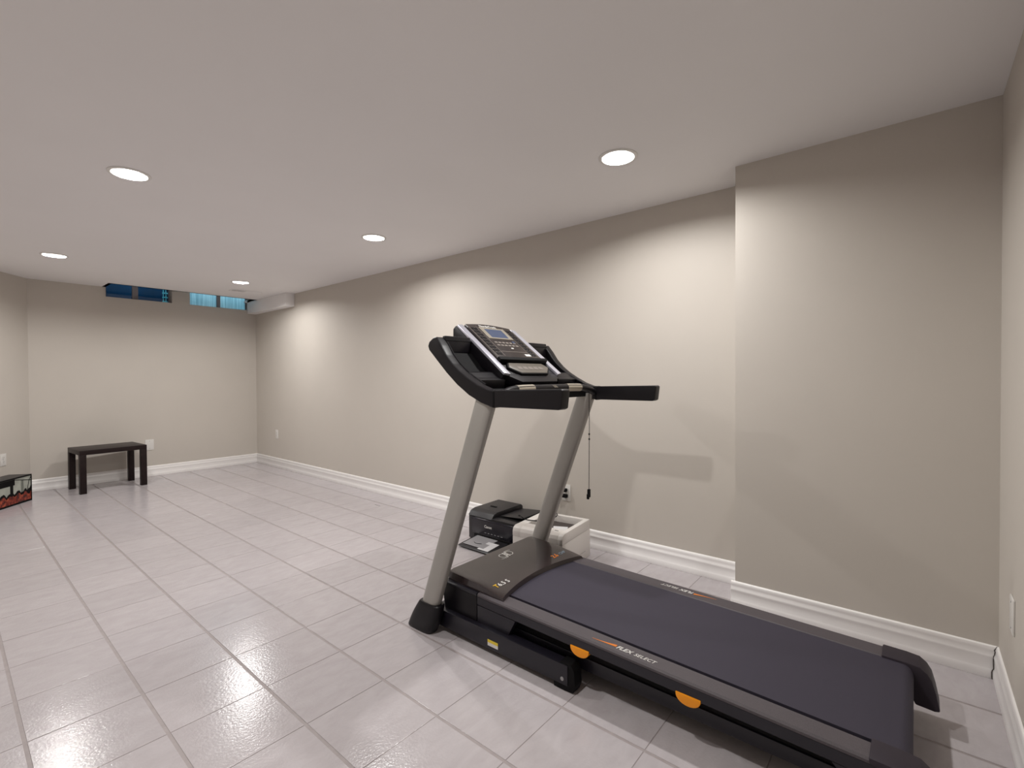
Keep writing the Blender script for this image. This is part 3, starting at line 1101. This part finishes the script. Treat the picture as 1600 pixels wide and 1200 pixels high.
# ================================================================== PRINTERS
def box_printer_black():
    # local frame: front faces -Y, x along the width
    r = thing('inkjet_printer', 'black all-in-one inkjet printer with its paper tray folded out', 'printer', (2.435, 2.233, 0), -math.pi / 2)
    w, d, h = .440, .34, .170
    def P(name, bm, m, par=r, angle=38):
        return obj(name, bm, m, par, angle=angle)
    b = B(); prism(b, [(0, .010), (.012, .0), (d, 0), (d, h), (.006, h), (0, h - .006)], -w / 2, w / 2, 'x', .004)
    bd = P('printer_body', b, 'printer_black')
    b = B(); prism(b, [(-.004, .052), (-.010, .150), (-.004, .162), (.004, .162), (.004, .052)], -w / 2 + .035, w / 2 - .006, 'x', .003)
    fp = P('front_panel', b, 'printer_gloss', bd)
    b = B(); box(b, -w / 2 + .055, w / 2 - .06, -.003, .02, .008, .046, .002); P('tray_slot', b, 'deep', bd)
    # document feeder: raised lid on one side, sunken input tray on the other
    b = B(); prism(b, [(-.008, h), (.02, h + .030), (.06, h + .040), (d - .02, h + .044), (d, h + .03), (d, h)], -w / 2, -w / 2 + .225, 'x', .006)
    lid = P('feeder_cover', b, 'printer_black', bd)
    b = B(); box(b, -w / 2 + .08, -w / 2 + .135, .14, .155, h + .040, h + .0455, .001); P('cover_latch', b, 'deep', lid)
    b = B(); box(b, -w / 2 + .222, w / 2, -.004, d, h, h + .008, .002); ft = P('feeder_tray', b, 'printer_black', bd)
    b = B(); box(b, -w / 2 + .225, w / 2 - .012, .05, d - .03, h + .0075, h + .009); P('tray_bed', b, 'deep', ft)
    b = B(); prism(b, [(-w / 2 + .24, h + .011), (w / 2 - .004, h + .028), (w / 2 - .004, h + .033), (-w / 2 + .24, h + .016)], .07, d - .02, 'y', .002)
    P('document_support', b, 'printer_black', ft)
    # output tray folded out with paper
    b = B(); prism(b, [(.0, .022), (.0, .036), (-.165, .018), (-.178, .012), (-.170, .006)], -.150, .150, 'x', .003); tr = P('output_tray', b, 'printer_black', bd)
    b = B(); prism(b, [(-.004, .0368), (-.148, .0218), (-.148, .0240), (-.004, .0392)], -.130, .060, 'x'); P('tray_insert', b, 'grey_plastic', tr)
    b = B(); prism(b, [(-.05, .0335), (-.165, .0205), (-.165, .0216), (-.05, .0346)], .020, .115, 'x'); P('paper_sheet', b, 'paper', tr)
    b = B(); tube(b, [(-.07, -.10, .0305), (-.04, -.112, .0300), (.0, -.10, .0308)], .0015, 6, 4); P('paper_guide', b, 'deep', tr)
    f0 = frame((-.060, -.0098, .108), (1, 0, 0), (0, .06, 1))
    text_part('brand_lettering', 'Canon', 'ink_white', fp, f0, .026, bold=.0004)
    for k in range(6):
        b = B(); box(b, -.06 + k * .03, -.046 + k * .03, -.0075, -.005, .070, .073); P('panel_mark', b, 'grey_plastic', fp)
    return r


box_printer_black()

# white laser printer
r = thing('laser_printer', 'white boxy laser printer with a dark output well on top', 'printer', (2.475, 1.752, 0), -math.pi / 2 + math.radians(6.5))
w, d, h = .345, .385, .236
hd = d / 2
b = B()
hw = w / 2
# hollow body: base block, side rails and front/back rims around the output well
prism(b, [(-hd, .012), (-hd + .008, 0), (hd, 0), (hd, h - .06), (-hd, h - .06)], -hw, hw, 'x', .006)
body = obj('printer_body', b, 'printer_white', r)
b = B()
prism(b, [(-hd, h - .061), (hd, h - .061), (hd, h - .004), (hd - .008, h), (-hd + .030, h), (-hd + .008, h - .010), (-hd, h - .030)], -hw, -hw + .055, 'x', .004)
prism(b, [(-hd, h - .061), (hd, h - .061), (hd, h - .004), (hd - .008, h), (-hd + .030, h), (-hd + .008, h - .010), (-hd, h - .030)], hw - .032, hw, 'x', .004)
prism(b, [(-hd, h - .061), (-hd + .12, h - .061), (-hd + .10, h - .002), (-hd + .030, h), (-hd + .008, h - .010), (-hd, h - .030)], -hw + .054, hw - .031, 'x', .002)
box(b, -hw + .054, hw - .031, hd - .03, hd, h - .061, h - .002, .002)
obj('top_cover', b, 'printer_white', body)
b = B(); prism(b, [(-hd + .10, h - .012), (-hd + .16, h - .052), (hd - .029, h - .045), (hd - .029, h - .0595), (-hd + .10, h - .0595)], -hw + .0545, hw - .0325, 'x')
obj('output_well', b, 'printer_brown', body)
b = B(); box(b, -.045, .045, -.03, .03, -.001, .001, mtx=Matrix.Translation((.065, -.015, h - .031)) @ Matrix.Rotation(.35, 4, 'Z') @ Matrix.Rotation(.3, 4, 'X')); obj('paper_scrap', b, 'paper', body)
b = B(); box(b, .09, .115, -hd + .06, -hd + .064, h - .0005, h + .0008); obj('top_mark', b, 'deep', body)
b = B(); box(b, -hw + .02, hw - .02, -hd - .001, -hd + .003, .085, .0865); obj('tray_seam', b, 'grey_plastic', body)
b = B(); box(b, hw - .002, hw + .0008, -.10, .12, .05, .052); obj('side_seam', b, 'grey_plastic', body)
# loose cable lying over it
b = B()
tube(b, [(2.52, 2.055, .208), (2.44, 1.99, .245), (2.40, 1.90, .243), (2.43, 1.82, .2415), (2.50, 1.785, .2415), (2.60, 1.80, .2415), (2.665, 1.86, .244), (2.70, 1.90, .262)], .0032, 8, 6)
tag(obj('usb_cable', b, 'deep'), 'thin black cable looped across the top of the white printer', 'cable')


# ================================================================== BENCH
bench = thing('side_bench', 'dark espresso parsons side bench with four square legs', 'bench', (1.162, 6.640, 0), math.radians(4.0))
bw, bd_, bh, lg = .560, .45, .438, .053
b = B(); box(b, -bw / 2, bw / 2, -bd_ / 2, bd_ / 2, bh - .047, bh, .0025); obj('bench_top', b, 'espresso', bench)
for sx in (-1, 1):
    for sy in (-1, 1):
        b = B()
        xa, xb = sorted((sx * bw / 2, sx * (bw / 2 - lg))); ya, yb = sorted((sy * bd_ / 2, sy * (bd_ / 2 - lg)))
        box(b, xa, xb, ya, yb, 0, bh - .0472, .002); obj('leg', b, 'espresso', bench)

# ================================================================== LOW BOX WITH PICTURE FRONT
# local x runs along the diagonal wall (towards the back wall), front faces local -Y
P0 = Vector((.565, 6.500))
ang = math.atan2(-DGD.y, -DGD.x)
bx = thing('display_box', 'low black box with glossy front showing red embers below dark branches', 'box', (P0.x, P0.y, 0), ang)
L_, D_, Hh = .62, .185, .252
b = B(); box(b, -L_, 0, .006, D_, 0, Hh, .003); bo = obj('box_body', b, 'printer_black', bx)
b = B()
for (a0, a1, z0, z1) in ((-L_, 0, Hh - .012, Hh), (-L_, 0, 0, .016), (-.008, 0, .016, Hh - .012), (-L_, -L_ + .008, .016, Hh - .012)):
    box(b, a0, a1, -.002, .0065, z0, z1, .001, 1)
obj('front_frame', b, 'deep', bo)
b = B(); box(b, -L_ + .008, -.008, .003, .0062, .016, Hh - .012); pic = obj('front_panel', b, 'print_pale', bo)
b = B()
rnd = random.Random(3)
n = 40
topz = [.085 + .012 * math.sin(k * 1.1) + rnd.uniform(-.010, .012) for k in range(n + 1)]
def strip(zf, y):
    bb = bmesh.new()
    A = [bb.verts.new((-L_ + .008 + (L_ - .016) * k / n, y, .016)) for k in range(n + 1)]
    C = [bb.verts.new((-L_ + .008 + (L_ - .016) * k / n, y, zf[k])) for k in range(n + 1)]
    for k in range(n):
        bb.faces.new((A[k], A[k + 1], C[k + 1], C[k]))
    bmesh.ops.recalc_face_normals(bb, faces=bb.faces[:])
    return bb
add(b, strip([z + .024 + (.03 if k > n - 3 else 0) for k, z in enumerate(topz)], .0026)); obj('dark_bank', b, 'deep', pic)
b = B(); add(b, strip(topz, .0020)); obj('ember_bank', b, 'ember', pic)
b = B()
for (xa, wa) in ((-.105, .006), (-.122, .004), (-.235, .034), (-.42, .03)):
    box(b, xa - wa / 2, xa + wa / 2, .0018, .0030, .09, .215)
for (p, q) in (((-.055, .10), (-.03, .20)), ((-.03, .20), (-.008, .225)), ((-.20, .232), (-.01, .196)), ((-.36, .20), (-.2, .225))):
    dv = Vector((q[0] - p[0], q[1] - p[1])); l = dv.length
    box(b, 0, l, -.0004, .0008, -.003, .003, mtx=Matrix.Translation((p[0], .0020, p[1])) @ Matrix.Rotation(-math.atan2(dv.y, dv.x), 4, 'Y'))
box(b, -L_ + .008, -.20, .0016, .0030, .185, Hh - .014)
obj('dark_branches', b, 'deep', pic)

# small dark scuff on the floor tiles by the long wall
b = B(); box(b, 2.537, 2.541, 3.685, 3.765, 0, .0006)
obj('scuff_mark', b, 'deep', floor)
